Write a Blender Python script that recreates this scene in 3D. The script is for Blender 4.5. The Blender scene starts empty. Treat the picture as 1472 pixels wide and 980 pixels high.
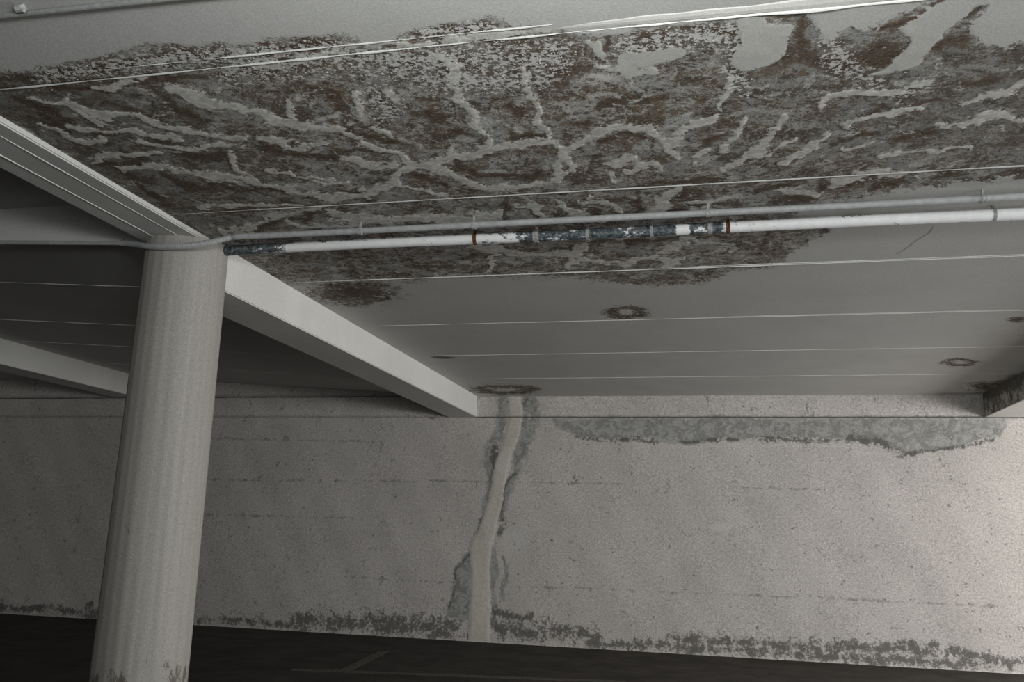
import bpy, bmesh, math, random
import numpy as np
from mathutils import Matrix, Vector, noise as mnoise

C = bpy.context.scene
COL = C.collection
random.seed(4)
rng = np.random.default_rng(4)

# ------------------------------------------------------------------ camera
EYE = 1.225                      # lens height over the garage floor
FPX = 1264.315                   # focal length in pixels of the 1472 px wide frame
yw, pt, rl = math.radians(-13.2002), math.radians(12.1751), math.radians(1.7160)
fwd = Vector((math.sin(yw)*math.cos(pt), math.cos(yw)*math.cos(pt), math.sin(pt)))
rt = Vector((math.cos(yw), -math.sin(yw), 0)); up = rt.cross(fwd)
RT = rt*math.cos(rl) + up*math.sin(rl)
UP = -rt*math.sin(rl) + up*math.cos(rl)
cam = bpy.data.objects.new('camera', bpy.data.cameras.new('camera'))
COL.objects.link(cam)
cam.matrix_world = Matrix(((RT.x, UP.x, -fwd.x, 0), (RT.y, UP.y, -fwd.y, 0), (RT.z, UP.z, -fwd.z, EYE), (0, 0, 0, 1)))
cam.data.sensor_width = 36; cam.data.lens = FPX/1472*36; cam.data.clip_start = 0.05
C.camera = cam

# ------------------------------------------------------------------ world, lights, exposure
w = bpy.data.worlds.new('world'); C.world = w; w.use_nodes = True
w.node_tree.nodes['Background'].inputs[0].default_value = (0.80, 0.88, 1.0, 1)
w.node_tree.nodes['Background'].inputs[1].default_value = 0.05
def area(name, loc, target, sx, sy, power, col):
    L = bpy.data.lights.new(name, 'AREA'); L.shape = 'RECTANGLE'; L.size = sx; L.size_y = sy
    L.energy = power; L.color = col
    o = bpy.data.objects.new(name, L); COL.objects.link(o); o.location = loc
    o.rotation_euler = (Vector(target)-Vector(loc)).to_track_quat('-Z', 'Y').to_euler()
    return o
area('entrance_daylight', (3.0, -5.2, 1.25), (1.2, 6.0, 1.9), 5.0, 1.9, 165, (0.97, 1.0, 1.0))
area('side_opening_daylight', (7.0, 3.4, 1.50), (0.0, 5.6, 1.9), 5.0, 1.5, 340, (0.985, 1.0, 1.0))
area('side_doorway_daylight', (6.6, 8.3, 1.1), (0.0, 9.6, 1.5), 1.6, 1.6, 185, (1.0, 0.955, 0.905))
area('near_ceiling_fill', (-0.1, 0.6, 2.10), (-0.1, 1.2, 2.9), 1.3, 0.3, 72, (0.97, 1.0, 0.985))  # added unseen uplight that brightens the near ceiling; no fixture here
vs = C.view_settings; vs.view_transform = 'Standard'; vs.look = 'None'; vs.gamma = 1; vs.exposure = 0.0
vs.use_curve_mapping = False

# ------------------------------------------------------------------ dimensions (metres over the floor)
ZC = EYE + 1.547        # slab soffit, right bay
ZB = EYE + 1.303        # beam soffit and wall joint, right bay
ZL = EYE + 1.553        # beam soffit and wall joint, left bay
ZH = EYE + 1.822        # higher slab, near left bay
YW = 10.0               # far wall
XB0, XB1 = -3.10, -2.742  # beam at the column
JOINTS = [-3.76, -2.51, -1.26, -0.01, 1.24, 2.488, 3.80, 5.082, 6.333, 7.537, 8.779, YW]
def left_z(x): return EYE + 1.53 + 0.0636*(-2.74 - x)

# plane homographies: where a spot read off the photograph lies on a given plane of the room
M3 = np.array([[RT.x, RT.y, RT.z], [UP.x, UP.y, UP.z], [fwd.x, fwd.y, fwd.z]])
def ray(x, y): return M3.T @ np.array([(x-736)/FPX, -(y-490)/FPX, 1.0])
def on_y(x, y, Y): r = ray(x, y); return Vector(r*Y/r[1]) + Vector((0, 0, EYE))
def on_z(x, y, z): r = ray(x, y); return Vector(r*(z-EYE)/r[2]) + Vector((0, 0, EYE))
def uv_of(P):
    q = (P - np.array([0, 0, EYE])) @ M3.T
    d = np.maximum(q[:, 2], 0.3)
    return np.stack([736 + FPX*q[:, 0]/d, 490 - FPX*q[:, 1]/d], 1)

# ------------------------------------------------------------------ mask drawing (stroke lists -> per vertex values)
def seg_dist(uv, a, b):
    a = np.array(a, float); b = np.array(b, float); d = b-a
    t = np.clip(((uv-a) @ d)/max(d @ d, 1e-9), 0, 1)
    return np.hypot(*(uv - a - t[:, None]*d).T), t
def strokes(uv, L):
    out = np.zeros(len(uv))
    for wd, pts in L:
        if isinstance(wd, (int, float)): wd = (wd, wd)
        n = len(pts)-1
        lo = np.min(pts, 0)-wd[0]-wd[1]; hi = np.max(pts, 0)+wd[0]+wd[1]
        idx = np.where(np.all((uv > lo) & (uv < hi), 1))[0]
        if not len(idx): continue
        u = uv[idx]; best = np.zeros(len(idx))
        for i in range(n):
            d, t = seg_dist(u, pts[i], pts[i+1])
            ww = wd[0] + (wd[1]-wd[0])*(i+t)/n
            best = np.maximum(best, 1 - d/ww)
        out[idx] = np.maximum(out[idx], best)
    return out
def poly(uv, pts, soft):
    pts = [tuple(map(float, p)) for p in pts]
    inside = np.zeros(len(uv), bool); D = np.full(len(uv), 1e9)
    x, y = uv.T
    for i in range(len(pts)):
        a, b = pts[i], pts[(i+1) % len(pts)]
        d, _ = seg_dist(uv, a, b); D = np.minimum(D, d)
        if a[1] != b[1]:
            c = ((a[1] > y) != (b[1] > y)) & (x < (b[0]-a[0])*(y-a[1])/(b[1]-a[1]) + a[0])
            inside ^= c
    return np.clip(0.5 + np.where(inside, D, -D)/soft, 0, 1)
def ell(uv, cx, cy, rx, ry):
    return np.clip(1 - 0.5*np.hypot((uv[:, 0]-cx)/rx, (uv[:, 1]-cy)/ry), 0, 1)

def vnoise(p, scale, seed, octs=4, gain=.55):
    out = np.zeros(len(p)); amp = 1.; tot = 0.
    r = np.random.default_rng(seed)
    for o in range(octs):
        T = r.uniform(-1, 1, (64, 64)); q = p*scale*(2**o) + r.uniform(0, 64, 2); i = np.floor(q).astype(int); f = q-i; f = f*f*(3-2*f)
        a = T[i[:, 0] % 64, i[:, 1] % 64]; b = T[(i[:, 0]+1) % 64, i[:, 1] % 64]; c = T[i[:, 0] % 64, (i[:, 1]+1) % 64]; d = T[(i[:, 0]+1) % 64, (i[:, 1]+1) % 64]
        out += amp*((a*(1-f[:, 0])+b*f[:, 0])*(1-f[:, 1])+(c*(1-f[:, 0])+d*f[:, 0])*f[:, 1]); tot += amp; amp *= gain
    return out/tot
def warp(uv, w, amp, scale, seed):
    return uv + np.stack([vnoise(w, scale, seed)*amp*1.5, vnoise(w, scale, seed+1)*amp], 1)

REGION = [(-260, 118), (-60, 108), (0, 103), (20, 103), (40, 97), (60, 93), (100, 90), (140, 88), (165, 80), (200, 72), (230, 65), (250, 60), (300, 63), (340, 66),
    (370, 62), (400, 60), (430, 57), (490, 55), (515, 66), (560, 60), (572, 50), (610, 40), (650, 35), (700, 30), (728, 35), (738, 43),
    (790, 42), (826, 51), (880, 49), (960, 39), (1040, 25), (1130, 15), (1152, 20), (1165, 38), (1174, 52), (1190, 62), (1205, 52), (1218, 44), (1240, 52),
    (1270, 38), (1300, 26), (1330, 10), (1350, 2), (1362, -10), (1372, 2), (1350, 14), (1332, 28), (1318, 40), (1350, 52), (1380, 36), (1400, 20), (1412, 10),
    (1420, 14), (1400, 40), (1410, 62), (1440, 66), (1472, 62), (1640, 70), (1640, 236), (1472, 254), (1400, 262), (1300, 269), (1230, 281), (1180, 287), (1150, 300), (1140, 312),
    (1195, 322), (1190, 330), (1165, 345), (1140, 365), (1118, 378), (1050, 393), (1000, 405), (930, 410), (860, 403), (800, 396),
    (700, 398), (600, 401), (470, 403), (300, 404), (100, 300), (-260, 150)]
VEINS = [(6, [(60,180),(110,198),(150,205)]), (7, [(100,180),(150,190),(210,192),(260,200)]), (5, [(380,240),(430,252),(480,255)]), (6, [(490,225),(530,238),(570,242)]), (6, [(440,175),(480,190),(515,198)]), (7, [(860,90),(880,100),(900,98)]), (6, [(1000,230),(1020,215)]), (6, [(900,245),(930,240),(950,246)]), (6, [(1130,235),(1165,215),(1190,190)]), (5, [(1260,225),(1330,212),(1400,215)]), (6, [(1350,180),(1420,168),(1472,172)]),
    (7, [(140,127),(180,120),(215,113)]), (8, [(640,56),(700,55),(760,49),(800,45)]), (6, [(360,95),(430,88),(500,78)]), (5, [(480,72),(560,66),(620,60)]),
    (7, [(518,205),(584,231),(608,239),(636,248),(667,258),(702,271),(744,269),(778,262),(813,250)]),
    (9, [(608,239),(646,227),(688,222),(716,208),(757,206),(789,205),(810,219),(837,208),(865,191),(896,186),(934,187),(962,208),(980,205)]),
    (9, [(596,239),(570,257),(546,274),(501,284),(480,285)]), (7, [(789,205),(785,191),(768,153),(754,128),(757,100)]),
    ((8, 15), [(695,218),(695,198),(685,170),(671,149),(660,121),(629,83)]), (9, [(646,227),(650,208)]), (11, [(810,219),(804,236),(800,258)]),
    (9, [(812,219),(823,234),(826,248)]), (9, [(962,208),(969,226)]), (9, [(972,196),(993,180),(1020,166)]), (8, [(1030,155),(1041,139),(1059,104)]),
    (9, [(1041,246),(1073,229),(1090,212),(1118,180),(1125,166)]), (4, [(1090,226),(1145,198)]),
    (8, [(97,146),(149,166),(194,167),(229,177),(278,191),(347,205)]), (11, [(243,125),(267,132),(305,149),(347,160),(399,173),(423,177),(486,187)]),
    (7, [(409,146),(416,173)]), (7, [(173,243),(236,239),(278,250),(333,257),(399,271),(486,284)]), (9, [(333,225),(350,250),(364,258)]),
    (3, [(413,243),(451,260),(500,264)]), (11, [(511,135),(518,160)]), (10, [(549,135),(570,146)]), (6, [(530,180),(558,189)]), (5, [(40,135),(95,150),(140,175)]),
    (6, [(130,230),(170,222),(230,222)]), (5, [(200,205),(260,212),(330,215)]), (7, [(370,200),(420,212),(470,205)]), (5, [(280,300),(350,290),(440,296)]),
    (7, [(680,356),(726,359),(772,364),(821,368),(864,375),(895,378),(934,365),(980,349)]), (11, [(821,385),(824,367),(833,349)]), (5, [(696,388),(720,367)]),
    (6, [(934,365),(956,376),(980,376)]), (6, [(980,343),(1011,349),(1047,352)]), (8, [(740,297),(765,297),(785,312)]), (7, [(803,294),(840,312),(864,318)]),
    (11, [(934,306),(953,291),(980,275)]), (7, [(992,294),(1017,294),(1057,281)]), (6, [(320,334),(361,332),(382,313),(429,307),(461,302)]),
    (6, [(415,318),(440,329),(483,323),(551,315)]), (9, [(472,310),(565,313),(660,318),(720,309)]), (8, [(1120,277),(1150,272),(1172,280)]),
    (5, [(560,262),(600,270),(640,278)]), (8, [(880,237),(905,228)]), (6, [(878,250),(884,262)]), (5, [(350,325),(372,326)]), (6, [(840,285),(870,290),(890,310)]),
    (8, [(1180,150),(1230,132),(1290,128)]), (7, [(1215,180),(1260,165),(1320,160)]), (6, [(1040,215),(1060,180),(1075,168)]), (7, [(1380,150),(1430,135),(1472,120)]),
    (6, [(1300,120),(1340,118)]), (5, [(1210,215),(1250,205)]), (8, [(1200,262),(1250,250),(1300,247)])]
KEPT = [[(878,86),(890,70),(915,75),(960,72),(986,66),(978,85),(945,95),(920,100),(928,112),(900,118),(893,104)],
    [(1062,30),(1095,27),(1105,34),(1137,36),(1128,60),(1115,85),(1100,92),(1085,103),(1065,110),(1045,98),(1040,85),(1050,70),(1058,50)],
    [(1288,47),(1320,30),(1365,0),(1400,5),(1395,25),(1370,40),(1340,62),(1326,90),(1290,103),(1248,113),(1265,104),(1288,82),(1310,58)],
    [(838,62),(856,56),(862,75),(872,92),(856,86)], [(920,104),(935,98),(945,112),(930,118)]]
RUST = [(9, [(20,140),(60,150),(100,175)]), (8, [(150,150),(200,160),(240,175)]), (9, [(380,215),(430,225),(480,222)]), (8, [(300,262),(350,275),(420,275)]), (9, [(170,215),(220,240)]), (8, [(200,118),(260,112),(330,108)]), (7, [(520,215),(560,225)]), (8, [(1010,210),(1040,190)]), (9, [(985,120),(1020,110),(1040,128)]),
    (7, [(440,321),(448,310),(469,307)]), (5, [(483,321),(499,314),(532,318)]), (6, [(366,321),(382,315)]), (6, [(385,323),(399,318)]), (8, [(956,304),(1014,301)]),
    (7, [(827,294),(861,309)]), (9, [(766,306),(785,318)]), (10, [(723,290),(729,318)]), (8, [(919,278),(916,309)]), (8, [(974,287),(1011,275)]), (4, [(711,352),(766,358)]),
    (6, [(821,349),(815,364)]), (4, [(843,349),(840,364)]), (8, [(901,352),(943,346),(971,343)]), (8, [(940,372),(950,376)]), (10, [(1380,264),(1430,255),(1560,236)]),
    (5, [(1337,263),(1374,251)]), (8, [(1248,271),(1296,260)]), (5, [(1193,271),(1262,251)]), (14, [(1180,262),(1170,283)]), (12, [(1113,289),(1159,283)]), (8, [(1087,275),(1136,266)]),
    (8, [(1087,355),(1107,335)]), (5, [(1173,335),(1196,327)]), (12, [(1110,20),(1145,22),(1158,45),(1168,70)]), (24, [(1112,90),(1150,75),(1185,88)]), (22, [(1150,45),(1158,75)]), (7, [(1262,42),(1319,20),(1354,0)]),
    (20, [(1200,100),(1250,78),(1290,65),(1290,80),(1250,95)]), (17, [(1328,66),(1352,62),(1388,57)]), (8, [(1385,31),(1413,14)]), (3, [(1310,50),(1277,90),(1250,108)]),
    (3, [(1322,55),(1329,90)]), (7, [(1305,156),(1347,146)]), (8, [(1194,208),(1232,187),(1256,191)]), (8, [(1240,170),(1270,150)]), (12, [(1380,120),(1440,110)]), (10, [(1290,200),(1340,185)]),
    (12, [(0,112),(60,110),(130,100),(220,85),(320,75)]), (9, [(400,68),(480,66)]), (8, [(90,130),(150,128),(240,118)]), (9, [(45,165),(90,185),(110,205)]),
    (8, [(60,160),(130,215),(190,258),(250,300)]), (10, [(130,200),(180,190)]), (8, [(140,235),(200,232)]), (10, [(230,140),(270,158),(300,175)]), (10, [(250,215),(300,228),(340,228)]), (9, [(240,250),(280,275),(330,270)]),
    (8, [(440,130),(480,140),(500,165)]), (10, [(480,150),(500,190),(560,200)]), (10, [(590,160),(640,170)]), (12, [(770,130),(800,110),(850,95)]), (12, [(730,150),(750,165)]), (12, [(810,180),(850,180)]),
    (9, [(660,185),(690,205)]), (8, [(735,195),(785,197)]), (9, [(655,233),(690,250),(760,255),(775,240)]), (10, [(860,150),(900,140),(960,140)]), (10, [(870,55),(875,70)]), (9, [(930,50),(945,62),(960,50)]),
    (8, [(985,40),(1040,50),(1060,38)]), (8, [(870,205),(910,195),(940,205)]), (8, [(900,275),(960,262),(1040,258)]), (6, [(480,276),(540,284)]), (6, [(590,246),(640,262)]), (8, [(330,300),(420,292)]), (7, [(345,330),(360,340),(420,345)])]
PATCH_RINGS = [(900,449,31,10,.62),(725,560,48,7,.75),(1380,521,26,6,.7)]
PATCH_FULL = [(508,421,66,17),(635,514,18,2.2),(1462,459,14,4),(1452,556,60,9),(1480,545,30,10)]
SPECK = [(40, [(330,95),(480,80),(640,90),(800,80)]), (28, [(560,95),(640,120),(780,115)]), (26, [(600,45),(700,42)]), (22, [(60,110),(250,85),(400,75)]), (30, [(900,70),(1050,50),(1060,120)]), (16, [(1190,90),(1260,120)]), (14, [(1290,140),(1330,120)]), (30, [(540,140),(560,160)]), (20, [(1190,60),(1230,100)])]

def ceiling_masks(P):
    uv = uv_of(P)
    w2 = P[:, :2]
    uvr = warp(uv, w2, 10, 5, 11); uvs = warp(uv, w2, 11, 9, 21)
    m = poly(uvr, REGION, 34)
    front = P[:, 1] > 1.6
    lens = poly(uv, [(810,399),(860,402),(930,411),(1000,407),(1045,394),(900,398)], 8)
    rings = np.zeros(len(uv)); rr = np.zeros(len(uv)); ctr = np.zeros(len(uv))
    for cx, cy, rx, ry, q in PATCH_RINGS:
        d = np.hypot((uv[:, 0]-cx)/rx, (uv[:, 1]-cy)/ry)
        rings = np.maximum(rings, np.clip(1 - .5*d, 0, 1))
        rr = np.maximum(rr, np.clip(1 - np.abs(d-q-.12)/.5, 0, 1)*.9); ctr = np.maximum(ctr, np.clip(.95-d/.62, 0, 1))
    for cx, cy, rx, ry in PATCH_FULL:
        e = ell(uv, cx, cy, rx, ry); rings = np.maximum(rings, e); rr = np.maximum(rr, np.clip(e*1.3-.42, 0, .75))
    rr = np.maximum(rr, strokes(uv, [(5, [(442,412),(500,408),(565,410)]), (4, [(470,437),(520,438),(562,428)]), (22, [(1440,557),(1500,548)]), (10, [(1395,553),(1430,556)])]))
    peel = np.maximum.reduce([m, rings, lens])*front
    kept = np.zeros(len(uv))
    for k in KEPT: kept = np.maximum(kept, poly(uvr, k, 16))
    vein = np.maximum(strokes(uvs, VEINS), ctr)*(1+.35*vnoise(w2, 14, 5))*front
    rust = np.maximum(strokes(uvs, RUST)*(1+.5*vnoise(w2, 10, 7)), rr)*front
    speck = strokes(uv, SPECK)*front
    left = np.clip((470-uv[:, 0])/350, 0, 1)*np.clip((uv[:, 1]-85-.0*uv[:, 0])/50, 0, 1)*np.clip((345-uv[:, 1])/30, 0, 1)
    far = np.clip((uv[:, 0]-900)/500, 0, 1)*np.clip((270-uv[:, 1])/60, 0, 1)
    return {'peel': peel, 'kept': kept*front, 'vein': vein, 'rust': rust, 'speck': speck, 'side_dark': np.maximum(far, left*1.25)*front, 'hair': strokes(warp(uv, w2, 3, 3, 91), [(1.6, [(1350,318),(1335,335),(1312,350),(1290,365)])])}

# ------------------------------------------------------------------ materials
class NT:
    def __init__(s, name, rough=.9):
        s.m = bpy.data.materials.new(name); s.m.use_nodes = True
        s.t = s.m.node_tree; s.b = s.t.nodes['Principled BSDF']; s.b.inputs['Roughness'].default_value = rough
        s.b.inputs['Specular IOR Level'].default_value = .25
        s.tc = s.t.nodes.new('ShaderNodeTexCoord').outputs['Object']
    def _in(s, sock, v):
        if isinstance(v, bpy.types.NodeSocket): s.t.links.new(v, sock)
        elif isinstance(v, (tuple, list)) and len(v) == 3 and sock.type == 'RGBA': sock.default_value = (*v, 1)
        else: sock.default_value = v
    def map(s, scale, rot=(0, 0, 0)):
        n = s.t.nodes.new('ShaderNodeMapping'); s.t.links.new(s.tc, n.inputs[0]); n.inputs['Scale'].default_value = scale
        n.inputs['Rotation'].default_value = rot; return n.outputs[0]
    def noise(s, scale, detail=5, rough=.6, vec=None, dist=0):
        n = s.t.nodes.new('ShaderNodeTexNoise'); s.t.links.new(vec or s.tc, n.inputs['Vector'])
        n.inputs['Scale'].default_value = scale; n.inputs['Detail'].default_value = detail; n.inputs['Roughness'].default_value = rough
        n.inputs['Distortion'].default_value = dist; return n.outputs['Fac']
    def attr(s, name):
        n = s.t.nodes.new('ShaderNodeAttribute'); n.attribute_name = name; return n.outputs['Fac']
    def math(s, op, a, b=0.0, c=None):
        n = s.t.nodes.new('ShaderNodeMath'); n.operation = op; s._in(n.inputs[0], a); s._in(n.inputs[1], b)
        if c is not None: s._in(n.inputs[2], c)
        return n.outputs[0]
    def step(s, v, lo, hi, to0=0., to1=1.):
        n = s.t.nodes.new('ShaderNodeMapRange'); n.interpolation_type = 'SMOOTHSTEP'; s._in(n.inputs[0], v)
        n.inputs[1].default_value = lo; n.inputs[2].default_value = hi; n.inputs[3].default_value = to0; n.inputs[4].default_value = to1
        return n.outputs[0]
    def jit(s, v, nz, amp): return s.math('ADD', v, s.math('MULTIPLY', s.math('SUBTRACT', nz, .5), amp*1.9))
    def mix(s, f, a, b, mode='MIX'):
        n = s.t.nodes.new('ShaderNodeMix'); n.data_type = 'RGBA'; n.blend_type = mode
        s._in(n.inputs[0], f); s._in(n.inputs[6], a); s._in(n.inputs[7], b); return n.outputs[2]
    def grain(s, col, nz, lo, hi):
        v = s.step(nz, .25, .75, lo, hi); return s.mix(1.0, col, s.rgb(v), 'MULTIPLY')
    def rgb(s, v):
        n = s.t.nodes.new('ShaderNodeCombineColor')
        for i in range(3): s.t.links.new(v, n.inputs[i])
        return n.outputs[0]
    def bump(s, h, strength, dist, prev=None):
        n = s.t.nodes.new('ShaderNodeBump'); n.inputs['Strength'].default_value = strength; n.inputs['Distance'].default_value = dist
        s.t.links.new(h, n.inputs['Height'])
        if prev: s.t.links.new(prev, n.inputs['Normal'])
        return n.outputs[0]
    def done(s, col, nrm=None):
        s._in(s.b.inputs['Base Color'], col)
        if nrm: s.t.links.new(nrm, s.b.inputs['Normal'])
        return s.m

def mat_paint(name, col, g=.10, bump=.25):
    k = NT(name); n = k.noise(170, 3); n2 = k.noise(1.3, 4)
    c = k.grain(k.grain(col, n, 1-g, 1+g), n2, .93, 1.05)
    return k.done(c, k.bump(n, bump, .002))

def mat_ceiling():
    k = NT('stained_ceiling_paint')
    n0 = k.noise(2.2, 5, .6); n1 = k.noise(48, 6, .72); n2 = k.noise(9, 7, .68, dist=.8)
    n3 = k.noise(150, 3, .7); n4 = k.noise(22, 7, .74, k.map((1, 1.25, 1), (0, 0, .35)), .5); n5 = k.noise(75, 4, .7, dist=.8); n6 = k.noise(5, 6, .7, dist=.6)
    peel = k.step(k.jit(k.jit(k.attr('peel'), n2, .75), n1, .55), .46, .53)
    kept = k.step(k.jit(k.jit(k.attr('kept'), n2, .7), n1, .6), .46, .53)
    vein = k.step(k.jit(k.jit(k.attr('vein'), n4, .8), n1, .9), .32, .52)
    rust = k.step(k.jit(k.jit(k.attr('rust'), n4, 1.3), n5, .9), .34, .66)
    speck = k.attr('speck')
    paint = k.grain(k.grain((.50, .50, .485), n3, .84, 1.15), n0, .95, 1.04)
    # bare, damp concrete: grey-brown mottling at three scales
    base = k.mix(k.step(n6, .47, .53), (.165, .128, .095), (.27, .268, .255))
    base = k.mix(k.step(n4, .51, .56, 0, .8), base, (.385, .38, .36))
    base = k.mix(k.step(k.noise(6.5, 7, .72, dist=.5), .53, .57, 0, .85), base, (.098, .071, .049))
    base = k.mix(k.step(k.noise(15, 7, .75, dist=.4), .55, .59, 0, .8), base, (.060, .046, .036))
    base = k.mix(k.step(n2, .56, .60, 0, .8), base, (.42, .415, .395))
    base = k.mix(k.step(n5, .57, .62, 0, .75), base, (.43, .425, .41))
    base = k.mix(k.step(k.noise(60, 4, .75), .57, .62, 0, .85), base, (.045, .036, .028))
    # thin lime web following hair cracks
    v = k.t.nodes.new('ShaderNodeTexVoronoi'); v.feature = 'DISTANCE_TO_EDGE'; v.inputs['Scale'].default_value = 3.4
    wv = k.t.nodes.new('ShaderNodeVectorMath'); wv.operation = 'ADD'
    nz = k.t.nodes.new('ShaderNodeTexNoise'); nz.inputs['Scale'].default_value = 5; nz.inputs['Detail'].default_value = 6; nz.inputs['Roughness'].default_value = .65
    k.t.links.new(k.tc, nz.inputs['Vector'])
    sc = k.t.nodes.new('ShaderNodeVectorMath'); sc.operation = 'SCALE'; sc.inputs['Scale'].default_value = .45
    k.t.links.new(nz.outputs['Color'], sc.inputs[0]); k.t.links.new(k.tc, wv.inputs[0]); k.t.links.new(sc.outputs[0], wv.inputs[1]); k.t.links.new(wv.outputs[0], v.inputs['Vector'])
    web = k.math('MULTIPLY', k.step(k.jit(v.outputs['Distance'], n1, .07), .0, .055, 1, 0), k.step(n2, .44, .52, .0, .85))
    base = k.mix(web, base, (.47, .46, .43))
    base = k.mix(k.math('MULTIPLY', k.attr('side_dark'), .42), base, (.095, .090, .080))  # bare base darker towards the left and right of the stain
    base = k.mix(k.math('MULTIPLY', speck, .8), base, k.mix(k.step(n1, .4, .6), (.055, .044, .034), (.16, .115, .08)))
    base = k.grain(base, n3, .66, 1.36)
    # surviving paint chips
    chip = k.step(k.jit(k.jit(k.math('MULTIPLY', speck, .46), n1, 1.6), n4, .9), .37, .41)
    chip = k.math('MULTIPLY', chip, k.step(speck, .02, .3))
    chip2 = k.math('MULTIPLY', k.step(k.jit(n1, n2, .8), .70, .74), .8)
    rustc = k.mix(k.step(n5, .4, .6), (.040, .028, .018), (.125, .085, .055))
    veinc = k.grain(k.mix(k.step(n4, .4, .6), (.47, .46, .425), (.68, .67, .635)), n1, .84, 1.12)
    base = k.mix(k.math('MULTIPLY', rust, .88), base, rustc)
    base = k.mix(k.math('MAXIMUM', chip, chip2), base, (.58, .575, .56))
    base = k.mix(k.math('MULTIPLY', vein, .92), base, veinc)
    base = k.mix(kept, base, k.grain(k.grain((.50, .495, .47), n3, .84, 1.12), n2, .88, 1.08))
    paint = k.mix(k.step(k.attr('hair'), .2, .6, 0, .6), paint, (.17, .165, .155))
    col = k.mix(peel, paint, base)
    bare = k.math('SUBTRACT', peel, k.math('MAXIMUM', kept, k.math('MULTIPLY', k.math('MAXIMUM', chip, vein), .8)))
    h = k.math('ADD', k.math('MULTIPLY', k.math('MAXIMUM', bare, 0), -1.0), k.math('MULTIPLY', n1, .5))
    nr = k.bump(h, .45, .004); nr = k.bump(n3, .2, .002, nr)
    return k.done(col, nr)

def mat_wall():
    k = NT('roughcast_wall_plaster')
    n0 = k.noise(1.6, 5, .6); n1 = k.noise(34, 6, .7); n2 = k.noise(9, 6, .65, dist=.5); n3 = k.noise(110, 4, .7)
    n4 = k.noise(30, 5, .7, k.map((1, 1, 2.6), (0, .5, 0)))
    damp = k.step(k.jit(k.jit(k.attr('damp'), n2, 1.0), n1, .7), .38, .66)
    mould = k.step(k.jit(k.jit(k.attr('mould'), n2, 1.3), n1, 1.3), .26, .74)
    cream = k.step(k.jit(k.attr('cream'), n1, .35), .42, .58)
    crack = k.step(k.jit(k.jit(k.attr('crack'), n2, 1.4), n1, .6), .42, .7)
    wht = k.step(k.jit(k.attr('white'), n2, .4), .35, .7)
    ng = k.noise(58, 4, .85); c = k.grain(k.grain(k.grain((.53, .50, .475), ng, .60, 1.34), n0, .93, 1.06), n4, .86, 1.10)
    pits = k.step(k.noise(60, 3, .8), .58, .66); c = k.mix(k.math('MULTIPLY', pits, .45), c, (.2, .19, .17))
    c = k.mix(k.math('MULTIPLY', wht, .6), c, (.60, .58, .56))
    dampc = k.grain(k.grain(k.mix(k.step(n2, .40, .60), (.165, .172, .162), (.36, .365, .35)), n1, .62, 1.35), n4, .75, 1.2)
    c = k.mix(k.math('MULTIPLY', damp, .78), c, dampc)
    c = k.mix(k.math('MULTIPLY', mould, .85), c, k.grain((.085, .082, .072), n1, .6, 1.5))
    c = k.mix(k.math('MULTIPLY', crack, .38), c, (.12, .11, .10))
    c = k.mix(k.math('MULTIPLY', cream, .85), c, k.grain((.60, .565, .505), n1, .78, 1.1))
    h = k.math('ADD', n3, k.math('MULTIPLY', n4, 1.2))
    return k.done(c, k.bump(h, .5, .006))

M_CEIL = mat_ceiling(); M_WALL = mat_wall()
M_PAINT = mat_paint('grey_slab_paint', (.50, .50, .485), .14)
M_BEAM = mat_paint('beam_paint', (.60, .595, .57), .14, .3)
M_RIDGE = mat_paint('bright_joint_mortar', (.74, .73, .70), .12, .3)
M_CONDUIT = NT('grey_conduit_plastic', .45)
M_CONDUIT = M_CONDUIT.done(M_CONDUIT.grain(M_CONDUIT.grain((.37, .38, .38), M_CONDUIT.noise(40, 4), .85, 1.1), M_CONDUIT.noise(4, 3), .9, 1.1))
M_CLAMP = NT('dusty_clamp_metal', .6); M_CLAMP = M_CLAMP.done(M_CLAMP.grain((.36, .36, .35), M_CLAMP.noise(90, 4), .5, 1.2))
M_RUSTY = NT('rusty_iron', .9); M_RUSTY = M_RUSTY.done(M_RUSTY.mix(M_RUSTY.step(M_RUSTY.noise(120, 5), .35, .65), (.035, .018, .012), (.17, .075, .04)), M_RUSTY.bump(M_RUSTY.noise(150, 4), .6, .003))
k = NT('white_pipe_with_black_slime', .5)
g = k.step(k.jit(k.jit(k.attr('grime'), k.noise(30, 6, .7, k.map((.45, 1, 1))), 1.1), k.noise(120, 4), .5), .42, .56)
gc = k.mix(k.step(k.noise(60, 5, .7), .38, .66), (.028, .036, .038), (.16, .185, .20))
M_PIPE = k.done(k.mix(g, k.grain((.80, .80, .80), k.noise(30, 4), .93, 1.03), gc), k.bump(k.noise(90, 4), .2, .002))
k = NT('mould_and_shade_beam_paint'); n3 = k.noise(90, 4, .7); n2 = k.noise(7, 6, .7)
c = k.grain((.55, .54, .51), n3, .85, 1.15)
md = k.step(k.jit(k.jit(k.attr('mould'), n2, 1.0), n3, .6), .35, .62)  # mask on this paint carries mould and the beam face's shade
M_BMOULD_SHADE = k.done(k.mix(k.math('MULTIPLY', md, .88), c, k.grain((.085, .075, .058), n3, .5, 1.5)))
k = NT('column_paint'); n3 = k.noise(150, 4); nv = k.noise(1, 4, .6, k.map((26, 26, .5)))
c = k.grain(k.grain((.325, .310, .285), n3, .80, 1.18), nv, .88, 1.07)
md = k.step(k.jit(k.jit(k.attr('mould'), k.noise(16, 5, .7, k.map((1, 1, .45))), 1.5), n3, .5), .50, .72)
M_COLUMN = k.done(k.mix(k.math('MULTIPLY', md, .85), c, (.10, .088, .072)), k.bump(k.math('ADD', nv, k.math('MULTIPLY', n3, .4)), .3, .004))
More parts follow.
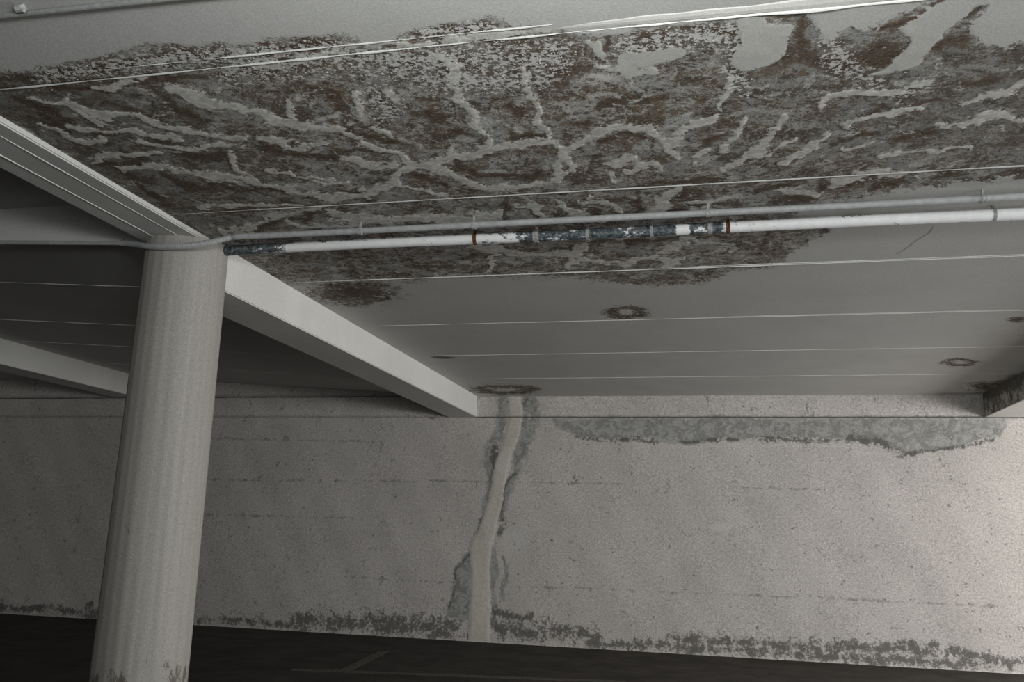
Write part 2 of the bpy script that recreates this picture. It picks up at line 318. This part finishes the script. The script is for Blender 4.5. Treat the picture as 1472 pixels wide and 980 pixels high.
k = NT('dark_screed_floor', .85); nf = k.noise(2.5, 6, .65); n3 = k.noise(70, 5, .7)
ln = k.noise(1, 3, .6, k.map((.6, 14, 1)))
c = k.mix(k.step(nf, .35, .65), (.030, .026, .022), (.056, .049, .042)); c = k.grain(k.grain(c, n3, .7, 1.3), ln, .85, 1.15)
M_FLOOR = k.done(c, k.bump(n3, .3, .003))
k = NT('worn_marking_paint', .8)
M_MARK = k.done(k.mix(k.step(k.noise(35, 6, .7), .40, .60), (.055, .048, .04), (.13, .12, .105)))
M_FLAKE = mat_paint('loose_paint_flake', (.60, .59, .57), .1, .2)
M_SEAM = mat_paint('dark_seam', (.10, .095, .085), .2, .2)

# ------------------------------------------------------------------ mesh helpers
def link(name, me, mat, parent=None, smooth=False):
    if mat: me.materials.append(mat)
    me.polygons.foreach_set('use_smooth', [bool(smooth)]*len(me.polygons))
    o = bpy.data.objects.new(name, me); COL.objects.link(o)
    if parent: o.parent = parent
    return o
def tag(o, label, cat, group=None):
    o['label'] = label; o['category'] = cat
    if group: o['group'] = group
    return o
def struct(o, label=None):
    o['kind'] = 'structure'
    if label: o['label'] = label
    return o
def empty(name, loc=(0, 0, 0)):
    o = bpy.data.objects.new(name, None); COL.objects.link(o); o.location = loc; return o
def mesh_np(name, V, F):
    me = bpy.data.meshes.new(name)
    V = np.asarray(V, np.float32); F = np.asarray(F, np.int32)
    me.vertices.add(len(V)); me.vertices.foreach_set('co', V.ravel())
    me.loops.add(F.size); me.loops.foreach_set('vertex_index', F.ravel())
    me.polygons.add(len(F)); me.polygons.foreach_set('loop_start', np.arange(0, F.size, 4, dtype=np.int32))
    me.update(calc_edges=True); me.validate(); return me
def add_attr(me, d):
    for n, v in d.items():
        a = me.attributes.new(n, 'FLOAT', 'POINT'); a.data.foreach_set('value', np.asarray(v, np.float32))
def box_mesh(name, x0, x1, y0, y1, z0, z1, bev=.0):
    bm = bmesh.new(); bmesh.ops.create_cube(bm, size=1)
    for v in bm.verts: v.co = Vector((x0+(v.co.x+.5)*(x1-x0), y0+(v.co.y+.5)*(y1-y0), z0+(v.co.z+.5)*(z1-z0)))
    if bev: bmesh.ops.bevel(bm, geom=bm.edges[:], offset=bev, segments=2, affect='EDGES')
    me = bpy.data.meshes.new(name); bm.to_mesh(me); bm.free(); return me
def plate_grid(name, us, vs_, fn, nrm, th):
    """grid of points fn(u,v) with a skirt pushed th along nrm (the back of the plate)"""
    U, V = np.meshgrid(us, vs_, indexing='ij'); P = fn(U.ravel(), V.ravel()); nu, nv = len(us), len(vs_)
    idx = np.arange(nu*nv).reshape(nu, nv)
    F = np.stack([idx[:-1, :-1], idx[1:, :-1], idx[1:, 1:], idx[:-1, 1:]], -1).reshape(-1, 4)
    ring = np.concatenate([idx[:, 0], idx[-1, 1:], idx[::-1, -1][1:], idx[0, ::-1][1:-1]])
    Q = P[ring] + np.array(nrm)*th; base = len(P); n = len(ring); r2 = base+np.arange(n)
    S = np.stack([ring, np.roll(ring, -1), np.roll(r2, -1), r2], -1)
    return np.concatenate([P, Q]), np.concatenate([F, S])
def tube(path, r, seg=14, closed_ends=True, ribs=None):
    """swept tube; r may be a number or a list"""
    n = len(path); P = [Vector(p) for p in path]; V = []; F = []
    ref = Vector((0, 0, 1))
    for i, p in enumerate(P):
        t = (P[min(i+1, n-1)]-P[max(i-1, 0)]).normalized()
        a = t.cross(ref).normalized(); b = a.cross(t).normalized()
        rr = r[i] if isinstance(r, (list, tuple)) else r
        for k_ in range(seg):
            th = 2*math.pi*k_/seg; V.append(p + (a*math.cos(th)+b*math.sin(th))*rr)
    for i in range(n-1):
        for k_ in range(seg):
            F.append((i*seg+k_, i*seg+(k_+1) % seg, (i+1)*seg+(k_+1) % seg, (i+1)*seg+k_))
    if closed_ends: F.append(tuple(reversed(range(seg)))); F.append(tuple((n-1)*seg+k_ for k_ in range(seg)))
    me = bpy.data.meshes.new('tube'); me.from_pydata(V, [], F); me.update(); return me
def spline(pts, n=12):
    P = [Vector(p) for p in pts]; out = []
    for i in range(len(P)-1):
        a, b, c, d = P[max(i-1, 0)], P[i], P[i+1], P[min(i+2, len(P)-1)]
        for j in range(n):
            t = j/n
            out.append(.5*((2*b)+(c-a)*t+(2*a-5*b+4*c-d)*t*t+(3*b-a-3*c+d)*t**3))
    out.append(P[-1]); return out
def ridge(name, pts, w, h, nrm, side, parent, mat, rough=.3):
    """irregular raised bead: profile of 5 points swept on pts, hanging along nrm"""
    V = []; F = []; nrm = Vector(nrm); side = Vector(side)
    for i, p in enumerate(pts):
        p = Vector(p); q = min(1, .12+i/26)*1 + rough*min(1, i/20)*(mnoise.noise(Vector((p.x*7, p.y*7, p.z*7+3)))*1.6)
        for a, b in ((-.5, -.3), (-.32, .7), (0, 1), (.32, .7), (.5, -.3)):
            V.append(p + side*a*w*q + nrm*b*h*q)
    for i in range(len(pts)-1):
        for k_ in range(4): F.append((i*5+k_, i*5+k_+1, (i+1)*5+k_+1, (i+1)*5+k_))
    me = bpy.data.meshes.new(name); me.from_pydata(V, [], F); me.update()
    return link(name, me, mat, parent)

# ------------------------------------------------------------------ setting: floor, walls, ceiling
XL, XR, YB = -12.6, 9.0, -5.6
floor = struct(link('floor', box_mesh('floor', XL-.2, XR+.2, YB-.2, YW+.2, -.12, 0), M_FLOOR), 'dark screed floor along the foot of the wall')
def floor_strip(p, q, w, name='painted_line'):
    a, b = on_z(*p, 0), on_z(*q, 0); d = (b-a).normalized(); s = Vector((-d.y, d.x, 0))*w/2
    V = [a-s, b-s, b+s, a+s]; V = [v+Vector((0, 0, .0005)) for v in V] + [v+Vector((0, 0, .003)) for v in V]
    me = bpy.data.meshes.new(name); me.from_pydata(V, [], [(3, 2, 1, 0), (4, 5, 6, 7), (0, 1, 5, 4), (1, 2, 6, 5), (2, 3, 7, 6), (3, 0, 4, 7)]); me.update()
    return link(name, me, M_MARK, floor)
floor_strip((420, 962), (900, 980), .10); floor_strip((497, 963), (552, 936), .10)

ceiling = struct(link('ceiling', box_mesh('ceiling', XB1, XR, YB, YW, ZC+.014, ZC+.25), M_PAINT), 'painted concrete slab soffit, badly peeled near the column')
def panel(name, x0, x1, y0, y1, step, zf, parent, mat, masks):
    nx = max(2, int(round((x1-x0)/step))+1); ny = max(2, int(round((y1-y0)/step))+1)
    def fn(u, v): return np.stack([u, v, zf(u)], 1)
    V, F = plate_grid(name, np.linspace(x0, x1, nx), np.linspace(y0, y1, ny), fn, (0, 0, 1), .016)
    d = None
    if masks:
        d = ceiling_masks(V)
        lift = np.clip((d['peel']-.45)*6, 0, 1)*(1-np.clip((d['vein']-.2)*3, 0, 1))*(1-np.clip((d['kept']-.3)*4, 0, 1))
        V[:, 2] += lift*.002
    me = mesh_np(name, V, F[:, ::-1])
    if d: add_attr(me, d)
    return link(name, me, mat, parent, smooth=False), V, d
stain_pts = []
for y0, y1 in zip(JOINTS[:-1], JOINTS[1:]):
    g = .004
    if y1 < 1.3:
        panel('ceiling_panel', XB1, XR, y0+g, y1-g, 3, lambda u: u*0+ZC, ceiling, M_PAINT, False)
    else:
        st = .0125 if y1 < 5.2 else .02
        xr = {2.488: 1.6, 3.8: 2.0, 5.082: 2.6}.get(y1, 2.742)
        o, V, d = panel('ceiling_panel', XB1, 2.742, y0+g, y1-g, st, lambda u: u*0+ZC, ceiling, M_CEIL, True)
        stain_pts.append((V, d))
        panel('ceiling_panel', 3.10, XR, y0+g, y1-g, 3, lambda u: u*0+ZC, ceiling, M_PAINT, False)
# bright mortar beads along the formwork joints
def xs(a, b, n): return [a+(b-a)*i/n for i in range(n+1)]
for j in JOINTS[4:-1]:
    w_, h_ = (.008, .004)
    if j > 6: w_, h_ = .0065, .0032
    if j == 2.488: continue
    if j > 8: w_, h_ = .0055, .0028
    if j == 3.8: w_, h_ = .006, .0035
    ridge('joint_bead', [(x, j, ZC-.0005) for x in xs(XB1, 2.74, 180)], w_, h_, (0, 0, -1), (0, 1, 0), ceiling, M_PAINT if j == 3.8 else M_RIDGE, .5)
ridge('joint_bead', [(x, 5.060, ZC) for x in xs(-.5, 2.74, 90)], .007, .003, (0, 0, -1), (0, 1, 0), ceiling, M_RIDGE, .5)
ridge('joint_bead', [(x, 6.312, ZC) for x in xs(-.2, 2.0, 90)], .006, .0025, (0, 0, -1), (0, 1, 0), ceiling, M_RIDGE, .5)
ridge('joint_bead', [(x, 2.488+.004*math.sin(x*2), ZC) for x in xs(XB1, -.47, 160)], .006, .004, (0, 0, -1), (0, 1, 0), ceiling, M_PAINT, .9)
ridge('joint_bead', [(x, 2.430, ZC) for x in xs(-2.1, -.47, 120)], .005, .003, (0, 0, -1), (0, 1, 0), ceiling, M_PAINT, .9)
ridge('joint_bead', [(x, 2.486+.003*math.sin(x*2), ZC) for x in xs(-.55, 1.5, 120)], .010, .005, (0, 0, -1), (0, 1, 0), ceiling, M_RIDGE, .9)
ridge('plaster_band', [(x, 2.456+.002*math.sin(x*3), ZC+.001) for x in xs(-.50, 1.5, 160)], .062, .0045, (0, 0, -1), (0, 1, 0), ceiling, M_RIDGE, .25)

# loose flakes hanging in the speckled zone
FV = []; FF = []
allV = np.concatenate([v for v, d in stain_pts]); allS = np.concatenate([d['speck']*(d['peel'] > .55)*(1-np.clip(d['kept']*3, 0, 1)) for v, d in stain_pts])
cand = np.where((allS > .12) & (allV[:, 2] < ZC+.006))[0]
pick = rng.choice(cand, 2400, p=allS[cand]/allS[cand].sum())
for i in pick:
    p = Vector(allV[i]) + Vector((rng.uniform(-.012, .012), rng.uniform(-.012, .012), -.001)); p.z = ZC - .0005
    a = rng.uniform(0, 6.28); L = rng.uniform(.0015, .0055); Wd = L*rng.uniform(.35, .8); curl = L*rng.uniform(.05, .3)
    e1 = Vector((math.cos(a), math.sin(a), 0)); e2 = Vector((-e1.y, e1.x, 0)); b = len(FV)
    for t, dz in ((-1, 0), (0, curl*.15), (1, curl)):
        j1, j2 = rng.uniform(.6, 1.2, 2)
        FV += [p+e1*L*t-e2*Wd*j1-Vector((0, 0, dz)), p+e1*L*t+e2*Wd*j2-Vector((0, 0, dz))]
    FF += [(b, b+1, b+3, b+2), (b+2, b+3, b+5, b+4)]
me = bpy.data.meshes.new('paint_flakes'); me.from_pydata(FV, [], FF); me.update()
fl = link('paint_flakes', me, M_FLAKE, ceiling); fl['kind'] = 'stuff'

# left bays: sloping slab beyond the column, higher slab on this side
lb = struct(bpy.data.objects.new('ceiling_left', None)); COL.objects.link(lb); lb['label'] = 'shaded sloping slab soffit left of the beam'
for y0, y1 in [(4.25, 5.24), (5.24, 6.60), (6.60, 7.70), (7.70, 8.90), (8.90, YW)]:
    panel('ceiling_panel', -7.30, XB0, y0+.003, y1-.003, .3, left_z, lb, M_PAINT, False)
    panel('ceiling_panel', XL, -7.66, y0+.003, y1-.003, 1, lambda u: left_z(u)*0+EYE+1.82, lb, M_PAINT, False)
for j in (5.24, 6.60, 7.70, 8.90):
    ridge('joint_bead', [(x, j, left_z(x)) for x in xs(-7.3, XB0, 120)], .010, .005, (0, 0, -1), (0, 1, 0), lb, M_RIDGE, .6)
me = bpy.data.meshes.new('slab')
V = [(-7.3, 4.25, left_z(-7.3)+.01), (XB0, 4.25, left_z(XB0)+.01), (XB0, YW, left_z(XB0)+.01), (-7.3, YW, left_z(-7.3)+.01)]
V += [(x, y, z+.2) for x, y, z in V]
me.from_pydata(V, [], [(0, 1, 2, 3), (7, 6, 5, 4), (0, 4, 5, 1), (1, 5, 6, 2), (2, 6, 7, 3), (3, 7, 4, 0)]); me.update()
link('slab', me, M_PAINT, lb)
link('slab', box_mesh('slab', XL, -7.66, 4.25, YW, EYE+1.83, EYE+2.05), M_PAINT, lb)
link('slab', box_mesh('slab', XL, XB0+.0, YB, 4.25, ZH, ZH+.2), M_PAINT, lb)
# step face between the two left slabs
me = bpy.data.meshes.new('step_face')
V = []
for x in (-7.3, XB0):
    for y in (4.235, 4.30):
        V += [(x, y, left_z(x)-.002), (x, y, ZH+.05)]
me.from_pydata(V, [], [(0, 1, 5, 4), (2, 6, 7, 3), (0, 4, 6, 2), (1, 3, 7, 5), (0, 2, 3, 1), (4, 5, 7, 6)]); me.update()
link('step_face', me, M_BEAM, lb)
link('step_face', box_mesh('step_face', XL, -7.3, 4.235, 4.30, EYE+1.75, ZH+.05), M_BEAM, lb)

# ---- far wall
def wall_masks(P):
    uv0 = uv_of(P); w2 = P[:, [0, 2]]; uv = warp(uv0, w2, 7, 3, 41)
    cream = poly(warp(uv0, w2, 3, 4, 51), [(733,566),(750,566),(752,600),(742,640),(730,680),(722,720),(714,760),(706,785),(704,830),(705,924),(674,924),(677,830),(676,790),(688,762),(699,720),(708,680),(722,640),(731,600)], 7)
    damp = np.maximum.reduce([
        poly(uv, [(790,598),(800,611),(830,625),(880,633),(940,634),(1000,639),(1060,631),(1130,629),(1200,632),(1260,640),(1310,655),(1360,648),(1440,632),(1446,604),(1500,598)], 12)*.9,
        strokes(uv, [(13, [(722,572),(715,620),(708,650),(704,700),(692,745),(688,765)]), (15, [(756,572),(752,600),(746,640),(738,690),(722,720),(716,745)]), (11, [(708,790),(710,850),(714,905)]), (7, [(722,800),(726,860)]), (20, [(765,575),(768,598),(752,650)])]),
        poly(uv, [(668,790),(680,784),(680,892),(636,892),(646,850),(656,815)], 14)])
    edge = strokes(uv, [(6, [(830,624),(870,632),(920,634),(940,637)]), (5, [(980,633),(1060,632)]), (8, [(1090,631),(1200,632)]), (11, [(1220,628),(1260,634),(1300,652)]), (6, [(1300,650),(1370,645),(1430,636)]), (5, [(716,642),(705,700)]), (6, [(740,680),(724,700),(716,760)]), (9, [(690,750),(688,770)]), (9, [(722,745),(716,765)]), (4, [(676,790),(660,815),(644,875)]), (5, [(727,640),(735,610)]), (4, [(752,580),(760,570)])])
    zf = P[:, 2]
    edge2 = strokes(uv, [(26, [(425,895),(480,893),(560,898),(645,905)]), (24, [(560,894),(640,898)]), (10, [(320,893),(380,896),(430,901)]), (14, [(712,878),(760,890)]), (24, [(715,903),(790,910)]), (20, [(780,906),(860,914)]), (15, [(850,922),(972,930),(1200,943),(1400,957)]), (16, [(972,918),(1100,926),(1300,934),(1470,948)]), (9, [(1180,935),(1330,925),(1350,930)]), (10, [(0,872),(80,876),(140,886)]), (16, [(135,870),(140,885)])])*.95
    skirt = np.clip((.20-zf)/.14, 0, 1)*(.38+.30*vnoise(w2*np.array([1, 2]), 1.6, 71)) * (1-.8*np.clip((.035-zf)/.03, 0, 1))
    mould = np.maximum.reduce([edge*.8, edge2*.82, skirt])
    crack = strokes(warp(uv0, w2, 2.2, 2, 61), [(3, [(480,689),(560,691),(660,692),(900,695)]), (3, [(480,828),(560,833),(650,838)]), (3, [(720,842),(860,846),(972,851),(1100,856),(1205,860)]), (4, [(1205,860),(1240,862),(1300,865)]), (3.5, [(1320,866),(1445,871)]), (3, [(1060,700),(1200,704)]), (3, [(1250,852),(1275,838),(1300,835)]), (3, [(300,630),(420,632),(560,635)]), (3, [(290,740),(400,742),(520,745)]), (3, [(790,866),(820,870)]), (2.5, [(300,690),(440,690)])])*.8
    white = np.maximum.reduce([ell(uv, 1037, 757, 17, 6)*1.1, ell(uv, 745, 770, 30, 30)*.7, strokes(uv, [(7, [(900,640),(1200,640),(1300,662)]), (6, [(700,918),(900,930),(1300,952)])])*.6])
    bad = P[:, 1] < 5
    return {'damp': damp, 'mould': mould, 'cream': cream, 'crack': crack, 'white': white}
wall = struct(link('wall_far', box_mesh('wall_far', XL, XR, YW+.03, YW+.3, 0, ZH+.2), M_PAINT), 'white roughcast wall with damp stains and mould along its foot')
def wpanel(x0, x1, z0, z1, step, name, y=YW):
    nx = max(2, int((x1-x0)/step)+1); nz = max(2, int((z1-z0)/step)+1)
    V, F = plate_grid(name, np.linspace(x0, x1, nx), np.linspace(z0, z1, nz), lambda u, v: np.stack([u, u*0+y, v], 1), (0, 1, 0), .04)
    # gentle trowelled unevenness
    n = nx*nz
    dz = .004*np.sin(V[:n, 0]*3.1+1)*np.sin(V[:n, 2]*4.3) + .002*np.sin(V[:n, 0]*11+V[:n, 2]*7)
    V[:n, 1] += dz
    d = wall_masks(V); V[:n, 1] -= .007*np.clip(d['cream'][:n]*2-.7, 0, 1)
    me = mesh_np(name, V, F); add_attr(me, d); return link(name, me, M_WALL, wall, smooth=True)
wpanel(-9.6, 4.6, 0, ZB-.004, .019, 'plaster_field')
wpanel(-9.6, XB0, ZB-.004, ZL-.004, .04, 'plaster_field')
wpanel(XB1, 4.6, ZB+.004, ZC, .02, 'ledge_band', YW-.006)
wpanel(-9.6, XB0, ZL+.004, ZH, .05, 'ledge_band', YW-.003)
wpanel(4.6, XR, 0, ZC, .3, 'plaster_field'); wpanel(XL, -9.6, 0, ZH, .3, 'plaster_field')
# dark open joint under the ledge
link('joint_line', box_mesh('joint_line', XB1, 4.6, YW-.002, YW+.03, ZB-.0045, ZB+.0045), M_SEAM, wall)
link('joint_line', box_mesh('joint_line', -9.6, XB0, YW-.001, YW+.03, ZL-.006, ZL+.006), M_SEAM, wall)
# unseen enclosing walls
M_SIDE = mat_paint('side_wall_paint', (.42, .41, .39))
struct(link('wall_left', box_mesh('wall_left', XL-.2, XL, YB, YW+.3, 0, ZH+.2), M_SIDE))
struct(link('wall_right', box_mesh('wall_right', XR, XR+.2, YB, YW+.3, 0, ZH+.2), M_SIDE))
struct(link('wall_back', box_mesh('wall_back', XL, XR, YB-.2, YB, 0, ZH+.2), M_SIDE))

# ------------------------------------------------------------------ beams
def beam(x0, x1, y0, y1, z0, z1, label, fins=(), mat=None):
    r = empty('ceiling_beam', ((x0+x1)/2, y0, z0)); tag(r, label, 'beam')
    o = link('beam_body', box_mesh('beam_body', x0, x1, y0, y1, z0, z1, .006), mat or M_BEAM); o.parent = r; o.matrix_parent_inverse = Matrix.Translation(-Vector(r.location))
    for x in fins:
        q = ridge('formwork_fin', [(x, y, z0) for y in xs(y0, y1, 60)], .005, .003, (0, 0, -1), (1, 0, 0), r, M_BEAM, .6)
        q.matrix_parent_inverse = Matrix.Translation(-Vector(r.location))
    return r
beam(XB0, XB1, 4.255, YW-.01, ZB, ZC+.2, 'pale concrete beam running from the round column to the far wall')
beam(XB0, XB1+.003, YB, 4.25, EYE+1.521, ZC+.45, 'shallow concrete band overhead on the near side of the column', (-2.835, -2.985), M_PAINT)
beam(-7.66, -7.30, 4.31, YW-.01, EYE+1.556, EYE+2.0, 'dim concrete beam at the left edge, behind the column', (), M_PAINT)  # darker paint than the main beam: weaker light put into the colour
beam(2.742, 3.10, 4.255, YW-.01, ZB, ZC+.2, 'concrete beam end at the right edge under the stained slab')
beam(2.742, 3.10, YB, 4.25, EYE+1.521, ZC+.2, 'shallow band on the near side of the right-hand beam, out of view', (), M_PAINT)

# left face of the right-hand beam: damp mould plus its shade painted in
V, F = plate_grid('mould_shade_face', np.linspace(6.5, YW-.015, 120), np.linspace(ZB+.002, ZC, 12), lambda u, v: np.stack([u*0+2.739, u, v], 1), (1, 0, 0), .004)
me = mesh_np('mould_shade_face', V, F); add_attr(me, {'mould': np.clip((V[:, 1]-7.9)/.8, 0, 1)*(.40+.45*(V[:, 2]-ZB)/(ZC-ZB))})
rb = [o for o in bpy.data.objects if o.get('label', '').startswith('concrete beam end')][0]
mf = link('mould_shade_face', me, M_BMOULD_SHADE, rb); mf.matrix_parent_inverse = Matrix.Translation(-Vector(rb.location)); mf['label'] = 'beam face darkened by damp mould and painted shade'

# ------------------------------------------------------------------ round columns
def column(cx, cy, r0, r1, h, label):
    seg, nz = 96, 90; V = []; F = []
    for j in range(nz+1):
        z = h*j/nz
        for i in range(seg):
            a = 2*math.pi*i/seg
            rr = r0+(r1-r0)*z/h + .0012*math.sin(a*24) + .0015*mnoise.noise(Vector((math.cos(a)*4, math.sin(a)*4, z*.6)))
            V.append((rr*math.cos(a), rr*math.sin(a), z))
    for j in range(nz):
        for i in range(seg): F.append((j*seg+i, j*seg+(i+1) % seg, (j+1)*seg+(i+1) % seg, (j+1)*seg+i))
    me = mesh_np('concrete_column', V, F)
    z = np.array(V)[:, 2]; add_attr(me, {'mould': np.clip((.60-z)/.25, 0, 1)*.66})
    o = link('round_column', me, M_COLUMN, smooth=True); o.location = (cx, cy, 0); tag(o, label, 'column'); return o
column(-2.905, 4.24, .238, .221, EYE+1.53, 'round pale concrete column with stained foot')

# ------------------------------------------------------------------ white drain pipe under the slab
PY, PZ, PR = 4.268, EYE+1.502, .0285
pipe = empty('drain_pipe', (0, PY, PZ)); tag(pipe, 'white plastic pipe under the ceiling, its middle blackened by slime', 'pipe')
def local(o, p): o.matrix_parent_inverse = Matrix.Translation(-Vector(p.location)); return o
def px_x(px, py=340): return on_y(px, py, PY).x
pts = [(x, PY+.006*math.sin(x*1.7), PZ+.004*math.sin(x*2.3)) for x in xs(-2.68, 2.735, 260)]
me = tube(pts, PR, 20); P = np.array([v.co[:] for v in me.vertices])
u = uv_of(P)[:, 0]; top = (P[:, 2]-PZ)/PR; yy = (P[:, 1]-PY)/PR
g = np.clip(1-np.abs(u-895)/160, 0, 1); g = np.where((u > 745) & (u < 1042), .72, 0)
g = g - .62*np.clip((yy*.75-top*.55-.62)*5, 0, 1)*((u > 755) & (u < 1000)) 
g = np.where((u > 970) & (u < 990), 0.1, g)
g = np.maximum(g, np.where(u < 412, .75-(u-380).clip(0)/80, 0)); g = np.maximum(g, np.where((u > 684) & (u < 748), .33, 0)); g = np.maximum(g, np.where((u > 1042) & (u < 1105), .30, 0))
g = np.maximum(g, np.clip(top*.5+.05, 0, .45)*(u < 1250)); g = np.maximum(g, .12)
add_attr(me, {'grime': g})
local(link('pipe_run', me, M_PIPE, pipe, smooth=True), pipe)
def collar(pxc, wd, rad, mat, name):
    x = px_x(pxc); y = PY+.006*math.sin(x*1.7); z = PZ+.004*math.sin(x*2.3)
    me = tube([(x-wd/2, y, z), (x-wd/2+.001, y, z), (x+wd/2-.001, y, z), (x+wd/2, y, z)], [PR, rad, rad, PR], 20)
    o = local(link(name, me, mat, pipe), pipe)
    s = local(link('hanger_rod', box_mesh('hanger_rod', x-.006, x+.006, y-.005, y+.005, z+PR-.002, ZC+.004), mat, pipe), pipe); return o
collar(684, .020, PR+.0035, M_RUSTY, 'rusty_collar'); collar(1047, .020, PR+.0035, M_RUSTY, 'rusty_collar')
collar(771, .028, PR+.004, M_CLAMP, 'pipe_socket'); collar(845, .016, PR+.0035, M_CLAMP, 'pipe_clamp'); collar(937, .016, PR+.0035, M_CLAMP, 'pipe_clamp'); collar(1021, .022, PR+.003, M_CLAMP, 'pipe_clamp')
collar(1432, .016, PR+.0015, M_CLAMP, 'pipe_clamp')

# ------------------------------------------------------------------ grey conduit, looping round the column
CR = .0165; CY, CZ = 4.055, EYE+1.503
con = empty('electrical_conduit', (0, CY, CZ)); tag(con, 'thin grey conduit running beside the white pipe and looping round the column', 'conduit')
def seg_tube(pts, r, name, mat, n=14, smooth=True): return local(link(name, tube(pts, r, n), mat, con, smooth=smooth), con)
right = [(x, CY+.004*math.sin(x*2.1), CZ+.003*math.sin(x*1.3)) for x in xs(-2.52, 2.735, 160)]
seg_tube(right, CR, 'rigid_conduit', M_CONDUIT)
bend = spline([right[0], on_y(322, 343.5, 4.035), on_y(300, 348.5, 4.0), on_y(275, 352.5, 3.982), on_y(245, 354.3, 3.982), on_y(215, 354.2, 4.02), on_y(196, 351.5, 4.12), on_y(176, 349.5, 4.195)], 26)
seg_tube(bend, [CR*(1.03 if i % 2 else .90) for i in range(len(bend))], 'flexible_hose', M_CONDUIT, 14, False)
e = bend[-1]; l2 = on_y(0, 348.5, 4.20)
dx = (l2-e); left = [e+dx*t for t in xs(0, 2.4, 60)]
seg_tube(left, .0125, 'rigid_conduit', M_CONDUIT)
def cclip(x, y, z, ztop, r=CR):
    me = tube([(x-.010, y, z), (x+.010, y, z)], r+.004, 14); o = local(link('conduit_clip', me, M_CLAMP, con), con)
    local(link('clip_stem', box_mesh('clip_stem', x-.005, x+.005, y-.006, y+.006, z+r, ztop), M_CLAMP, con), con)
for pxc in (1415, 1018, 682, 520): 
    x = on_y(pxc, 300, CY).x; cclip(x, CY+.004*math.sin(x*2.1), CZ+.003*math.sin(x*1.3), ZC)
cclip(e.x, e.y, e.z, left_z(e.x)+.01, .0125)

# ------------------------------------------------------------------ second conduit, overhead near the lens
a, b = on_z(0, 23.5, ZC-.012), on_z(225, 0, ZC-.012); d = (b-a).normalized()
a2 = a - d*.55; ln_ = (2.6-a2.x)/d.x
con2 = empty('ceiling_conduit', a2); tag(con2, 'dark grey conduit crossing the clean ceiling at the top left corner', 'conduit')
M_DARKC = NT('dark_conduit', .6); M_DARKC = M_DARKC.done(M_DARKC.grain((.20, .205, .20), M_DARKC.noise(60, 4), .8, 1.2))
o = link('conduit_run', tube([a2+d*t for t in xs(0, ln_, 40)], .0095, 12), M_DARKC, con2, smooth=True); local(o, con2)
j = on_z(29, 12, ZC-.012); local(link('conduit_clip', tube([j-d*.012, j+d*.012], .0125, 12), M_CLAMP, con2), con2)
local(link('clip_stem', box_mesh('clip_stem', j.x-.006, j.x+.006, j.y-.005, j.y+.022, ZC-.006, ZC+.004), M_CLAMP, con2), con2)
